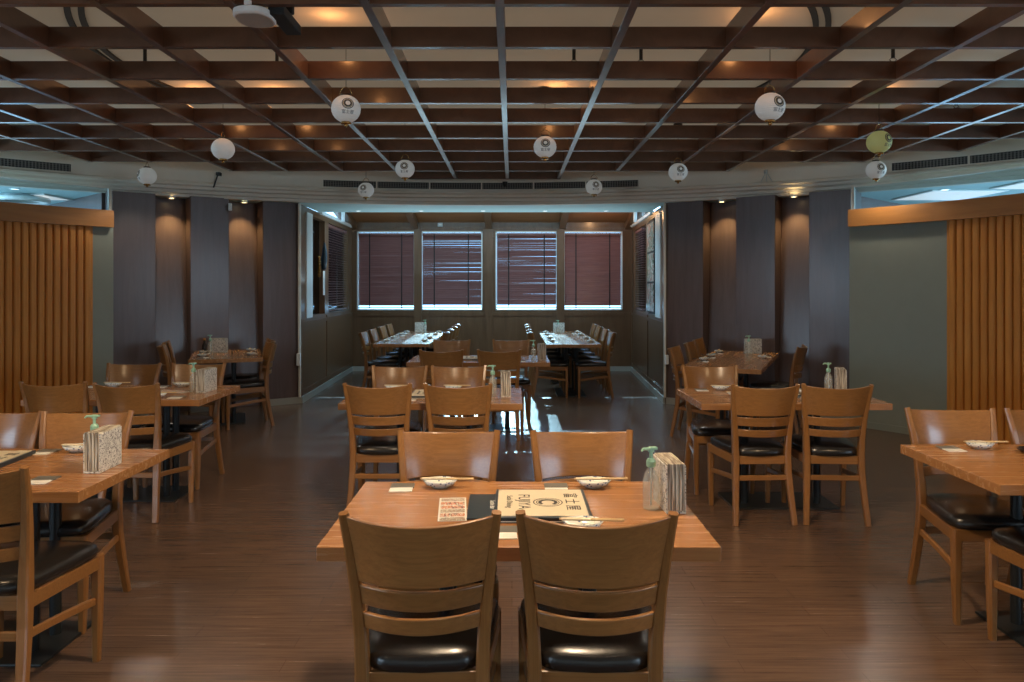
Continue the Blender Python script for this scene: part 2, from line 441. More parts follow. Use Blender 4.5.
def blind(label, p, q, tilt, z0=1.17, z1=2.50, cords=(.2, .8), inward=None):
    """timber venetian blind hung between plan points p and q"""
    p = Vector((*p, 0)); q = Vector((*q, 0)); d = q-p; Lg = d.length; ang = math.atan2(d.y, d.x)
    t = thing('venetian_blind', label, 'blind', ((p.x+q.x)/2, (p.y+q.y)/2, z0), ang, 'timber venetian blinds')
    h = Lg/2; n = int((z1-z0-.07)/.040)
    bm = NB(); random.seed(int(Lg*1000)+int(tilt))
    for k in range(n):
        z = .05+.040*(k+.5); tl = R(tilt+random.uniform(-3.5, 3.5))
        dy = .025*math.cos(tl); dz = .025*math.sin(tl); e = .0013
        sag = random.uniform(-.003, .003)
        # inner edge (negative local y) low, outer edge high
        vs = [(-h, -dy, z-dz-e), (h, -dy, z-dz-e+sag), (h, dy, z+dz-e+sag), (-h, dy, z+dz-e), (-h, -dy, z-dz+e), (h, -dy, z-dz+e+sag), (h, dy, z+dz+e+sag), (-h, dy, z+dz+e)]
        vs = [bm.verts.new(v) for v in vs]
        for f in [(0,3,2,1),(4,5,6,7),(0,1,5,4),(1,2,6,5),(2,3,7,6),(3,0,4,7)]: bm.faces.new([vs[i] for i in f])
    obj('slats', bm, 'blind', t)
    bm = NB(); box(bm, (-h, -.03, z1-z0-.045), (h, .03, z1-z0)); obj('headrail', bm, 'blind', t)
    bm = NB(); box(bm, (-h, -.026, .0), (h, .026, .018)); obj('bottom_rail', bm, 'blind', t, bevel=.003)
    for c in cords:
        bm = NB(); x = -h+2*h*c; box(bm, (x-.009, -.031, .01), (x+.009, -.029, z1-z0-.02)); obj('ladder_tape', bm, 'black', t)
    return t
nm = ['leftmost of the four back windows, nearly closed', 'second back window from the left, slats half open', 'third back window from the left, slats half open', 'rightmost of the four back windows, nearly closed']
for i, (a, b) in enumerate(WX):
    blind('dark red-brown wooden blind in the ' + nm[i], (a+.024, YB+.055), (b-.024, YB+.055), 60 if i in (0, 3) else 50.5, z0=WZ0+(.035 if i in (0, 3) else .045), cords=(.2, .78) if i in (0, 1) else (.2, .8))

def side_window(idx, P_, y0, y1, sg, glassmat='glass'):
    root = bpy.data.objects.new('window_%d' % idx, None); COL.objects.link(root); root['kind'] = 'structure'
    bm = NB(); f = .022
    slabline(bm, P_(y0), P_(y0+.03), .12*sg, WZ0, WZ1); slabline(bm, P_(y1-f), P_(y1), .12*sg, WZ0, WZ1)
    slabline(bm, P_(y0), P_(y1), .12*sg, WZ0, WZ0+f); slabline(bm, P_(y0), P_(y1), .12*sg, WZ1-f, WZ1)
    obj('window_frame', bm, 'wains', root)
    off = .08*sg
    bm = NB(); a = P_(y0+.03); b = P_(y1-.03); 
    slabline(bm, (a[0]-off, a[1]), (b[0]-off, b[1]), .004*sg, WZ0+f, WZ1-f); obj('glass_pane', bm, glassmat, root)
side_window(5, PL, 10.1, 11.3, 1, 'smoked'); side_window(6, PL, 11.52, 13.25, 1)
side_window(7, PR, 10.1, 11.35, -1); side_window(8, PR, 11.62, 13.3, -1)
a, b = PL(11.58), PL(13.2); blind('wooden blind in the far side window on the left flank of the alcove', (a[0]-.05, a[1]), (b[0]-.05, b[1]), 8, z0=1.14)
a, b = PR(13.25), PR(12.35); blind('wooden blind in the far side window on the right flank of the alcove', (a[0]+.05, a[1]), (b[0]+.05, b[1]), 0, z0=1.14)
# wide pale jambs
bm = NB(); slabline(bm, PL(10.08), PL(10.42), -.015, WZ0, WZ1); struct('trim_jamb_left', bm, 'white_frame')
bm = NB(); slabline(bm, PR(10.08), PR(10.55), .015, WZ0, WZ1); struct('trim_jamb_right', bm, 'white_frame')
# posters on right near window: a tall glazed board of pictures
pr = PR(10.95)
t = thing('picture_board', 'tall colourful picture board on the right flank of the window alcove', 'poster', (pr[0]-.012, 10.95, 1.14))
ang = math.atan2(RF[0]-RN[0], RF[1]-RN[1])
bm = NB(); box(bm, (-.012, -.36, 0), (.008, .36, 1.34)); obj('board', bm, 'black', t)
zz = [(.90, 1.31, -.33, .33), (.46, .87, -.33, .0), (.46, .87, .02, .33), (.03, .43, -.33, -.02), (.03, .43, .01, .33)]
for k, (z0, z1, y0, y1) in enumerate(zz):
    bm = NB(); box(bm, (-.016, y0, z0), (-.012, y1, z1))
    obj('picture', bm, M['poster'] if k % 2 == 0 else photo_mat('poster_print_b%d' % k, [(.35, .33, .26), (.30, .10, .06), (.55, .55, .5), (.10, .12, .06), (.5, .36, .3)], (3, 5, 6), k*5), t)
t.rotation_euler = (0, 0, -ang)
# hanging pieces in the left near window
pl = PL(10.85)
t = thing('hanging_ornament', 'small brown and navy ornament hung on dark glass at left of the alcove', 'ornament', (pl[0]+.02, 10.80, 1.66))
bm = NB(); 
for k in range(9):
    lathe(bm, [(.012, k*.035), (.03, k*.035+.012), (.012, k*.035+.03)], 8)
obj('beads', bm, 'brass', t)
bm = NB(); box(bm, (-.002, -.002, .3), (.002, .002, .55)); obj('string', bm, 'ink', t)
t = thing('hanging_tag', 'narrow white paper tag with dark top beside the ornament', 'sign', (pl[0]+.02, 11.08, 1.40))
bm = NB(); box(bm, (-.003, -.05, 0), (.003, .05, .36)); obj('paper', bm, 'card_white', t)
bm = NB(); 
sweep(bm, [(0, 0, .38), (0, .01, .5), (0, .05, .62), (0, .03, .78)], [circ(.03), circ(.05), circ(.04), circ(.01)]); obj('tassel', bm, 'navy', t, smooth=True)

# ---- timber panel walls either side (sawtooth recesses)
def ray_on(px, p0, p1):
    """point on the segment p0-p1 in the column px"""
    s = (px-512)/F; (x0, y0), (x1, y1) = p0, p1
    t = (s*y0-x0)/((x1-x0)-s*(y1-y0)); return Vector((x0+(x1-x0)*t, y0+(y1-y0)*t, 0))
def panel_wall(side, P0, P1, cuts, recess, outward):
    o_ = Vector((*outward, 0)).normalized()
    pts = [ray_on(c, P0, P1) for c in cuts]
    bm = NB()
    ztop = 2.62
    for i in range(len(cuts)-1):
        a, b = pts[i], pts[i+1]
        if i in recess:
            dt, db = .30, .13     # set back more at the head than at the foot
            vs = [a+o_*db, b+o_*db, b+o_*.42, a+o_*.42, a+o_*dt, b+o_*dt, b+o_*.42, a+o_*.42]
            vs = [bm.verts.new((v.x, v.y, 0 if k < 4 else ztop)) for k, v in enumerate(vs)]
        else:
            vs = [a, b, b+o_*.42, a+o_*.42]*2
            vs = [bm.verts.new((v.x, v.y, 0 if k < 4 else ztop)) for k, v in enumerate(vs)]
        for f in [(0,3,2,1),(4,5,6,7),(0,1,5,4),(1,2,6,5),(2,3,7,6),(3,0,4,7)]: bm.faces.new([vs[k] for k in f])
    struct('wall_panelled_'+side, bm, 'panel', bevel=.004)
    bm = NB()
    for i in range(len(cuts)-1):
        if i in recess: continue
        a, b = pts[i]-o_*.012, pts[i+1]-o_*.012
        vs = [a, b, b+o_*.011, a+o_*.011]*2
        vs = [bm.verts.new((v.x, v.y, 0 if k < 4 else .085)) for k, v in enumerate(vs)]
        for f in [(0,3,2,1),(4,5,6,7),(0,1,5,4),(1,2,6,5),(2,3,7,6),(3,0,4,7)]: bm.faces.new([vs[k] for k in f])
    struct('baseboard_panelled_'+side, bm, 'base')
    return pts, o_
PW = {}
PW['left'] = panel_wall('left', (-4.55, 8.6), (-2.78, 9.8), [107, 155.5, 190.5, 229, 263, 300.5], (1, 3), (-.56, .83))
PW['right'] = panel_wall('right', (1.98, 9.78), (3.80, 8.45), [664.5, 703, 736, 775, 809, 855], (1, 3), (.56, .83))
# pale corner beads at alcove mouth
for nmn, p in (('left', (-2.765, 9.77)), ('right', (1.985, 9.74))):
    bm = NB(); box(bm, (p[0]-.012, p[1]-.015, .085), (p[0]+.012, p[1]+.02, 2.61)); struct('trim_corner_'+nmn, bm, 'cornice')

# ---- curved partitions at the sides
PC = (CX, 4.56)
for side, sg, slat0 in (('left', -1, 49.2), ('right', 1, 58.8)):
    e0, e1 = R(46.95 if sg < 0 else 48.2)*sg, R(112)*sg
    bm = NB(); arc_solid(bm, *PC, 5.5, 5.6, e0, e1, 0, 2.36, 50)
    e_ = (PC[0]+5.5*math.sin(e0), PC[1]+5.5*math.cos(e0)); f_ = (-4.80, 8.78) if sg < 0 else (4.02, 8.60)
    slabline(bm, e_, f_, .08*sg*-1, 0, 2.36)
    struct('wall_curved_'+side, bm, 'grey_wall')
    bm = NB(); arc_solid(bm, *PC, 5.488, 5.50, e0, R(slat0-.3)*sg, 0, .07, 20); struct('baseboard_curved_'+side, bm, 'grey_wall')
    t = thing('slatted_screen', 'curved orange wood slatted screen under a plain header board at the %s edge' % side, 'screen', (0, 0, 0))
    bm = NB(); arc_solid(bm, *PC, 5.41, 5.47, (e0+R(.25)*sg), e1, 2.175, 2.36, 60); obj('header_board', bm, 'header', t)
    bm = NB(); arc_solid(bm, *PC, 5.485, 5.50, R(slat0)*sg, e1, .0, 2.175, 60)
    st = .075/5.45; k = 0; a = R(slat0)+.004
    while a < R(112):
        am = a+st*.5; w = st*.44
        prof = [(-w, 5.487), (-w*.88, 5.464), (-w*.5, 5.455), (w*.5, 5.455), (w*.88, 5.464), (w, 5.487)]
        vs = []
        for z in (0.002, 2.175):
            vs.append([bm.verts.new((PC[0]+r*math.sin((am+d)*sg), PC[1]+r*math.cos((am+d)*sg), z)) for d, r in prof])
        for j in range(5): bm.faces.new([vs[0][j], vs[0][j+1], vs[1][j+1], vs[1][j]])
        bm.faces.new(vs[0]); bm.faces.new(vs[1][::-1]); bm.faces.new([vs[0][0], vs[1][0], vs[1][5], vs[0][5]])
        a += st
    obj('slat_panel', bm, 'slat', t)
    # glazed transom above
    bm = NB(); arc_solid(bm, *PC, 5.535, 5.541, e0, e1, 2.36, 2.612, 50); struct('window_transom_'+side, bm, 'glass')
    bm = NB()
    for d in (0, 20, 40):
        aa = e0+R(d)*sg+R(.25)*sg; arc_solid(bm, *PC, 5.52, 5.56, aa-.0025, aa+.0025, 2.36, 2.612, 1)
    struct('trim_transom_'+side, bm, 'cornice')
    # passage behind: dark return wall, outer wall with strip window
    x0 = 3.90*sg if sg > 0 else -4.68
    x1 = x0+1.9*sg
    bm = NB(); slabline(bm, (x0, 8.75), (x1, 10.5), .1, 0, 2.612); struct('wall_passage_return_'+side, bm, 'panel')
    bm = NB(); X = 8.4*sg
    for lo, hi in [((X, -5, 0), (X+.1, 10.6, 1.0)), ((X, -5, 2.55), (X+.1, 10.6, 2.612)), ((X, -5, 1.0), (X+.1, -4.4, 2.55)), ((X, .4, 1.0), (X+.1, 3, 2.55)), ((X, 10.3, 1.0), (X+.1, 10.6, 2.55))]: box(bm, lo, hi)
    for yy in (5, 7, 9): box(bm, (X, yy-.04, 1.0), (X+.1, yy+.04, 2.55))
    xa, xb = sorted((x1, X))
    box(bm, (xa, 10.5, 0), (xb, 10.6, .9)); box(bm, (xa, 10.5, 2.5), (xb, 10.6, 2.612))
    box(bm, (xa+(xb-xa)*.45, 10.5, .9), (xa+(xb-xa)*.5, 10.6, 2.5))
    struct('wall_passage_outer_'+side, bm, 'white_frame')
    # close the gap over the flank (behind panel wall)
bm = NB(); box(bm, (-9, -5.1, 0), (9, -5, 3.3)); struct('wall_rear', bm, 'cornice')
for sg in (-1, 1):
    bm = NB(); x = 8.4*sg; box(bm, (x, -5, 2.612), (x+.1, 10.6, 3.25)); struct('wall_upper_'+('left' if sg < 0 else 'right'), bm, 'cornice')
bm = NB(); box(bm, (-9, 10.6, 2.7), (9, 10.66, 3.3)); struct('wall_upper_back', bm, 'cornice')

# ------------------------------------------------------------------ ceiling lattice
t = thing('ceiling_lattice', 'dark brown timber lattice of square cells hanging under the pale ceiling', 'ceiling lattice', (0, 0, 0))
GS = .657; gx0 = -.06; gy0 = 3.68; BW = .045; Z0, Z1 = 2.90, 3.02
def ylim(x):
    d = 7.5**2-(x-CC[0])**2
    return CC[1]+math.sqrt(d) if d > 0 else -99
ys = [gy0+GS*k for k in range(-7, 10)]
xk = range(-11, 11)
ends = {}
for k in xk:
    x = gx0+GS*k
    lim = ylim(x)
    n = max([j for j, y in enumerate(ys) if y < lim-.05], default=None)
    if n is None or ys[n] < 1: continue
    ends[k] = ys[n]
for k, ye in ends.items():
    x = gx0+GS*k; bm = NB(); box(bm, (-BW/2, ys[0]-.2, Z0), (BW/2, ye+BW/2, Z1)); obj('long_beam', bm, 'grid', t, loc=(x, 0, 0), bevel=.002, seg=1)
for y in ys:
    kk = [k for k in ends if ends[k] >= y-1e-6]
    if not kk: continue
    bm = NB(); box(bm, (gx0+GS*min(kk)-BW/2, -BW/2, Z0+.0015), (gx0+GS*max(kk)+BW/2, BW/2, Z1-.0015)); obj('cross_beam', bm, 'grid', t, loc=(0, y, 0), bevel=.002, seg=1)

# ------------------------------------------------------------------ vents
for label, a0, a1 in (('long grey air grille in the centre of the curved cornice', -15.5, 15.5), ('grey air grille in the cornice at the far left edge', -58, -36.6), ('grey air grille in the cornice at the far right edge', 37.4, 60)):
    t = thing('air_vent', label, 'air vent', (0, 0, 0))
    A0, A1 = R(a0), R(a1)
    bm = NB(); arc_solid(bm, *CC, 7.592, 7.599, A0, A1, 2.806, 2.895, 40); obj('backing', bm, 'black', t)
    bm = NB()
    for z in (2.800, 2.893): arc_solid(bm, *CC, 7.575, 7.60, A0-.001, A1+.001, z, z+.008, 40)
    n = max(1, round((a1-a0)/5.2))
    for k in range(n+1):
        aa = A0+(A1-A0)*k/n; arc_solid(bm, *CC, 7.575, 7.60, aa-.0012, aa+.0012, 2.80, 2.90, 1)
    obj('frame', bm, 'cornice', t)
    bm = NB(); aa = A0
    while aa < A1:
        arc_solid(bm, *CC, 7.582, 7.592, aa, aa+.0016, 2.806, 2.895, 1); aa += .0042
    for z in (2.828, 2.85, 2.872): arc_solid(bm, *CC, 7.584, 7.592, A0, A1, z, z+.004, 40)
    obj('louvre', bm, 'vent', t)

# ------------------------------------------------------------------ small fixtures
def disc_light(name, label, cat, x, y, z, r, mat, group):
    t = thing(name, label, cat, (x, y, z), 0, group)
    bm = NB(); lathe(bm, [(r*1.0, -.004), (r*1.3, -.006), (r*1.35, 0.0), (r, 0.0)], 20, False); obj('trim_ring', bm, 'white_plastic', t, smooth=True)
    bm = NB(); lathe(bm, [(r, -.003), (r, .0)], 20); obj('lamp', bm, mat, t)
DL = []
wpos = ['leftmost', 'second from left', 'middle', 'fourth from left', 'rightmost']
for k, px in enumerate((358, 421, 483, 545, 606)):
    Y = 10.75; DL.append((px-512)*Y/F); disc_light('recessed_downlight', 'small white downlight in the alcove soffit, %s of five' % wpos[k], 'downlight', (px-512)*Y/F, Y, 2.612, .03, 'lamp_cool', 'alcove soffit downlights')
for label, px, Y in (('round downlight in the passage ceiling above the left slatted screen', 15, 8.35), ('round downlight in the passage ceiling above the right slatted screen', 945, 8.4)):
    disc_light('recessed_downlight', label, 'downlight', (px-512)*Y/F, Y, 2.612, .04, 'lamp_cool', 'passage downlights')

def spot(x, y, z, tgt, e, col, size=R(60), r=.03, blend=.6):
    l = bpy.data.lights.new('spot', 'SPOT'); l.energy = e; l.color = col; l.spot_size = size; l.shadow_soft_size = r; l.spot_blend = blend
    o = bpy.data.objects.new('spot_light', l); COL.objects.link(o); o.location = (x, y, z)
    o.rotation_euler = (Vector(tgt)-Vector((x, y, z))).to_track_quat('-Z', 'Y').to_euler()
def area(loc, size, e, col, tgt=None, sy=None):
    l = bpy.data.lights.new('area', 'AREA'); l.energy = e; l.color = col; l.size = size
    if sy: l.shape = 'RECTANGLE'; l.size_y = sy
    o = bpy.data.objects.new('area_light', l); COL.objects.link(o); o.location = loc
    o.rotation_euler = (Vector(tgt)-Vector(loc)).to_track_quat('-Z', 'Y').to_euler() if tgt else (0, 0, 0)
def point(loc, e, col, r=.05):
    l = bpy.data.lights.new('point', 'POINT'); l.energy = e; l.color = col; l.shadow_soft_size = r
    o = bpy.data.objects.new('point_light', l); COL.objects.link(o); o.location = loc

WARM = (1, .66, .33)
for side, px, label in (('left', (0, 1), 'left'), ('left', (0, 3), 'left'), ('right', (0, 1), 'right'), ('right', (0, 3), 'right')):
    pts, o_ = PW[side]; i = px[1]
    c = (pts[i]+pts[i+1])/2 + o_*.10
    wh = ('nearer the corner post' if (side == 'left') == (i == 3) else 'farther from the alcove')
    lab = 'warm glowing downlight over the %s panelled wall, %s' % (side, 'next to the alcove' if (i == 3) == (side == 'left') else 'farther from the alcove')
    t = thing('wall_downlight', lab, 'downlight', (c.x, c.y, 2.60), 0, 'warm wall downlights')
    bm = NB(); lathe(bm, [(.03, -.012), (.045, -.012), (.045, .01), (.03, .01)], 16, False); obj('housing', bm, 'white_plastic', t)
    bm = NB(); lathe(bm, [(.03, -.006), (.03, .004)], 16); obj('bulb', bm, 'lamp_warm', t)
    spot(c.x, c.y, 2.57, (c.x+o_.x*.12, c.y+o_.y*.12, 1.6), 22, (1, .70, .30), R(88), .02, .8)

# ------------------------------------------------------------------ lanterns
def sph(r, az, el, sx=1.0):
    return Vector((r*math.cos(el)*math.sin(az), -r*math.cos(el)*math.cos(az), r*.95*math.sin(el)))
def make_lantern(label, mat):
    t = thing('paper_lantern', label, 'lantern', group='round paper lanterns')
    RR = .098
    bm = NB(); prof = []
    n = 22
    for i in range(n+1):
        el = -PI/2*.80+PI*.80*i/n
        rb = 1+.006*(1 if i % 2 else -1)
        prof.append((RR*math.cos(el)*rb, RR*.95*math.sin(el)))
    lathe(bm, prof, 32); obj('paper_shade', bm, mat, t, smooth=True)
    zt = RR*.95*math.sin(PI/2*.8)
    for nm_, z0, z1 in (('top_cap', zt-.002, zt+.012), ('bottom_cap', -zt-.014, -zt+.002)):
        bm = NB(); lathe(bm, [(.034, z0), (.036, (z0+z1)/2), (.033, z1)], 20); obj(nm_, bm, 'wire' if nm_ == 'top_cap' else 'brass', t, smooth=True)
    bm = NB(); lathe(bm, [(.004, -zt-.034), (.014, -zt-.028), (.012, -zt-.014)], 12); obj('finial', bm, 'brass', t, smooth=True)
    bm = NB()
    pts = [(.040*math.cos(a), 0, zt+.006+.052*math.sin(a)) for a in [PI*i/14 for i in range(15)]]
    sweep(bm, pts, circ(.0028, 6), up=Vector((0, 1, 0))); obj('handle', bm, 'brass', t, smooth=True)
    bm = NB(); box(bm, (-.0018, -.0018, zt+.056), (.0018, .0018, 3.222-2.72)); obj('cord', bm, 'wire', t)
    bm = NB(); lathe(bm, [(.045, 3.20-2.72), (.048, 3.222-2.72)], 20); obj('ceiling_rose', bm, 'wire', t, smooth=True)
    # printed crest and characters on the paper
    def ring(bm, r0, r1, az0=0, el0=.22):
        m = 28; A = []; B = []
        for i in range(m):
            a = 2*PI*i/m
            A.append(bm.verts.new(sph(RR*1.008, az0+r0*math.cos(a), el0+r0*math.sin(a)))); B.append(bm.verts.new(sph(RR*1.008, az0+r1*math.cos(a), el0+r1*math.sin(a))))
        for i in range(m): bm.faces.new([A[i], A[(i+1) % m], B[(i+1) % m], B[i]])
    bm = NB(); ring(bm, .36, .42); ring(bm, .17, .27); obj('crest', bm, 'ink', t)
    bm = NB(); ring(bm, .28, .33); obj('crest_band', bm, 'gold_ink', t)
    bm = text_mesh('富士屋', .030, 0)
    for v in bm.verts:
        v.co = sph(RR*1.008, v.co.x/RR, -.42+v.co.y/RR)
    obj('characters', bm, 'ink', t)
    return t
LT = [(346, 109, .35, 'white round paper lantern near the camera, left of the centre beam'),
      (770, 107, .35, 'white round paper lantern nearest the camera on the right side'),
      (545, 147, .0, 'white paper lantern with crest facing out, hanging just right of centre'),
      (405, 169, .05, 'small white paper lantern left of centre, in front of the cornice grille'),
      (223, 149, -1.6, 'blank-sided white paper lantern hanging before the left downlights'),
      (147, 176, -.8, 'white paper lantern nearest the left slatted screen'),
      (366, 190, -.2, 'farthest white paper lantern, over the left corner of the alcove'),
      (594, 187, .15, 'far white paper lantern over the two right back windows'),
      (678, 172, .1, 'white paper lantern beside the right corner of the alcove'),
      (879, 142, .45, 'yellow-green paper lantern hanging at the right'),
      (876, 170, .1, 'white paper lantern seen just below the yellow-green one')]
lan = make_lantern('x', 'lantern')
for i, (px, py, az, lab) in enumerate(LT):
    Y = 900/(287-py); loc = ((px-512)*Y/F, Y, 2.72)
    if i == 0: lan.location = loc; lan.rotation_euler = (0, 0, az); lan['label'] = lab
    elif px == 879:
        g = make_lantern(lab, 'lantern_green'); g.location = loc; g.rotation_euler = (0, 0, az)
    else: dup(lan, loc, az, lab)

# sprinklers
spr = None
SP = [(145, 62, 'above the left side, first from the left edge'), (277, 62, 'above the left side, second from the left edge'), (574, 60, 'right of the centre beam'), (641, 60, 'second to the right of the centre beam'), (893, 58, 'above the right side'), (956, 105, 'near the right edge')]
for i, (px, py, w) in enumerate(SP):
    z = 3.06; Y = (z-H)*F/(287-py); loc = ((px-512)*Y/F, Y, z)
    if spr is None:
        spr = thing('fire_sprinkler', 'x', 'sprinkler', loc, 0, 'black fire sprinklers')
        bm = NB(); lathe(bm, [(.012, .0), (.012, .17)], 10); obj('pipe', bm, 'black', spr)
        bm = NB(); lathe(bm, [(.004, -.03), (.032, -.034), (.034, -.03), (.004, -.026)], 12)
        for s in (-1, 1): sweep(bm, [(s*.010, 0, 0), (s*.024, 0, -.012), (s*.006, 0, -.028)], circ(.003, 6))
        obj('deflector', bm, 'black', spr)
        spr['label'] = 'small black fire sprinkler head ' + w
    else: dup(spr, loc, 0, 'small black fire sprinkler head ' + w)
# curved black slot diffusers in the ceiling
for lab, sg in (('pair of curved black air slots in the ceiling at upper left', -1), ('pair of curved black air slots in the ceiling at upper right', 1)):
    t = thing('slot_diffuser', lab, 'air vent', (0, 0, 0))
    for r in (2.55, 2.625):
        bm = NB(); arc_solid(bm, CX, 5.85, r, r+.036, R(72)*sg, R(134)*sg, 3.212, 3.2305, 30); obj('slot', bm, 'black', t)
for lab, x0, x1, y0, y1 in (('white ceiling light panel over the right slatted screen, nearer the panelled wall', 4.75, 5.55, 8.45, 9.3), ('white ceiling light panel at the right photo edge above the header board', 5.3, 6.3, 7.75, 8.25), ('small white ceiling light panel above the left slatted screen', -5.85, -5.5, 8.8, 9.3)):
    t = thing('ceiling_light_panel', lab, 'ceiling light', ((x0+x1)/2, (y0+y1)/2, 2.611)); dx = (x1-x0)/2; dy = (y1-y0)/2
    bm = NB(); box(bm, (-dx-.03, -dy-.03, -.012), (dx+.03, dy+.03, 0)); obj('frame', bm, 'white_plastic', t)
    bm = NB(); box(bm, (-dx, -dy, -.015), (dx, dy, -.0125)); obj('diffuser', bm, 'panel_glow', t)
# white oval ceiling speaker on black arm
t = thing('ceiling_projector', 'white oval unit with grey face on a black mount, top left of the ceiling', 'projector')
Y = (2.86-H)*F/(287-14); t.location = ((250-512)*Y/F, Y+.07, 2.865)
bm = NB(); A = []
for z, s in ((-.012, .92), (-.004, 1), (.02, .99), (.03, .85)):
    A.append([bm.verts.new((.096*s*math.copysign(abs(math.cos(a))**.7, math.cos(a)), .115*s*math.copysign(abs(math.sin(a))**.8, math.sin(a)), z)) for a in [2*PI*i/28 for i in range(28)]])
for a, b in zip(A, A[1:]):
    for i in range(28): bm.faces.new([a[i], a[(i+1) % 28], b[(i+1) % 28], b[i]])
bm.faces.new(A[0]); bm.faces.new(A[-1]); obj('housing', bm, 'white_plastic', t, smooth=False)
bm = NB(); vs = [bm.verts.new((.082*math.copysign(abs(math.cos(a))**.7, math.cos(a)), .100*math.copysign(abs(math.sin(a))**.8, math.sin(a)), z)) for z in (-.0145,) for a in [2*PI*i/28 for i in range(28)]]
bm.faces.new(vs); obj('grille', bm, 'grey_plastic', t)
bm = NB(); box(bm, (.08, -.05, .0), (.16, .26, .05)); box(bm, (.13, .06, .05), (.17, .10, .32)); obj('mount', bm, 'black', t, bevel=.006)
bm = NB(); box(bm, (-.01, -.13, .02), (.02, -.10, .05)); obj('knob', bm, 'white_plastic', t, bevel=.004)
# cornice gadgets
def at_cornice(px, z):
    s = (px-512)/F; a_ = 1+s*s; b_ = -2*(s*CC[0]+CC[1]); c_ = CC[0]**2+CC[1]**2-7.60**2
    Y = (-b_+math.sqrt(b_*b_-4*a_*c_))/(2*a_); return s*Y, Y
x, y = at_cornice(505, 2.88)
t = thing('dome_camera', 'tiny black dome camera in the middle of the cornice', 'camera', (x, y-.02, 2.885))
bm = NB(); lathe(bm, [(.0, -.045), (.022, -.038), (.032, -.015), (.034, 0), (.036, .02), (.0, .022)], 16, False); obj('dome', bm, 'black', t, smooth=True)
for lab, px, s in (('black stub aerial tilted on the cornice above the left panelled wall', 217, 1), ('small grey three-legged bracket on the cornice above the right panelled wall', 765, 2)):
    x, y = at_cornice(px, 2.8)
    t = thing('cornice_bracket', lab, 'bracket', (x, y-.06, 2.80))
    bm = NB()
    if s == 1: sweep(bm, [(-.02, 0, -.07), (.03, .02, .10)], circ(.010, 8)); box(bm, (.01, .0, .08), (.05, .08, .12))
    else:
        for q in (-.07, 0, .07): sweep(bm, [(q, 0, -.02), (0, .02, .11)], circ(.004, 6))
        box(bm, (-.012, .0, .09), (.012, .07, .13))
    obj('arm', bm, 'black' if s == 1 else 'grey_plastic', t)
# small boxes
def small_box(name, label, cat, loc, dx, dy, dz, mat='white_plastic', lens=None):
    t = thing(name, label, cat, loc)
    bm = NB(); box(bm, (-dx/2, -dy/2, 0), (dx/2, dy/2, dz)); obj('case', bm, mat, t, bevel=.006)
    if lens:
        bm = NB(); box(bm, (-dx*.3, -dy/2-.004, dz*.3), (dx*.3, -dy/2, dz*.7)); obj('face', bm, lens, t)
    return t
small_box('speaker_box', 'small white speaker box on the top right corner of the back windows', 'speaker', ((633-512)*13.4/F, 13.42, 2.60), .11, .12, .12, 'white_plastic', 'grey_plastic')
small_box('sign_plate', 'small pale square plate above the second back window', 'sign', ((440-512)*13.5/F, 13.535, 2.61), .09, .02, .07, 'grey_plastic', 'card_white')
bx = small_box('junction_box', 'white junction box on the corner of the left panelled wall', 'electrical box', ((299.5-512)*9.76/F, 9.725, .50), .05, .05, .16)
bm = NB(); box(bm, (-.008, -.008, .16), (.008, .008, 2.1)); obj('conduit', bm, 'cornice', bx)
small_box('junction_box', 'white junction box on the corner of the right panelled wall', 'electrical box', ((666.5-512)*9.72/F, 9.70, .52), .04, .05, .12)
small_box('wall_socket', 'small white box high on the left panelled wall near a warm downlight', 'electrical box', ((231-512)*9.26/F, 9.235, 2.46), .035, .04, .09)
# round ceiling lamp in left passage
Y = 8.9; t = thing('ring_lamp', 'large round white ring lamp glimpsed over the left slatted screen', 'lamp', ((22-512)*Y/F, Y, 2.54))
bm = NB(); lathe(bm, [(.24, 0), (.27, -.015), (.29, 0), (.29, .04), (.24, .04)], 40, False); obj('ring', bm, 'white_plastic', t, smooth=True)
bm = NB(); lathe(bm, [(.24, .03), (.22, .07)], 40); obj('plate', bm, 'grey_plastic', t)

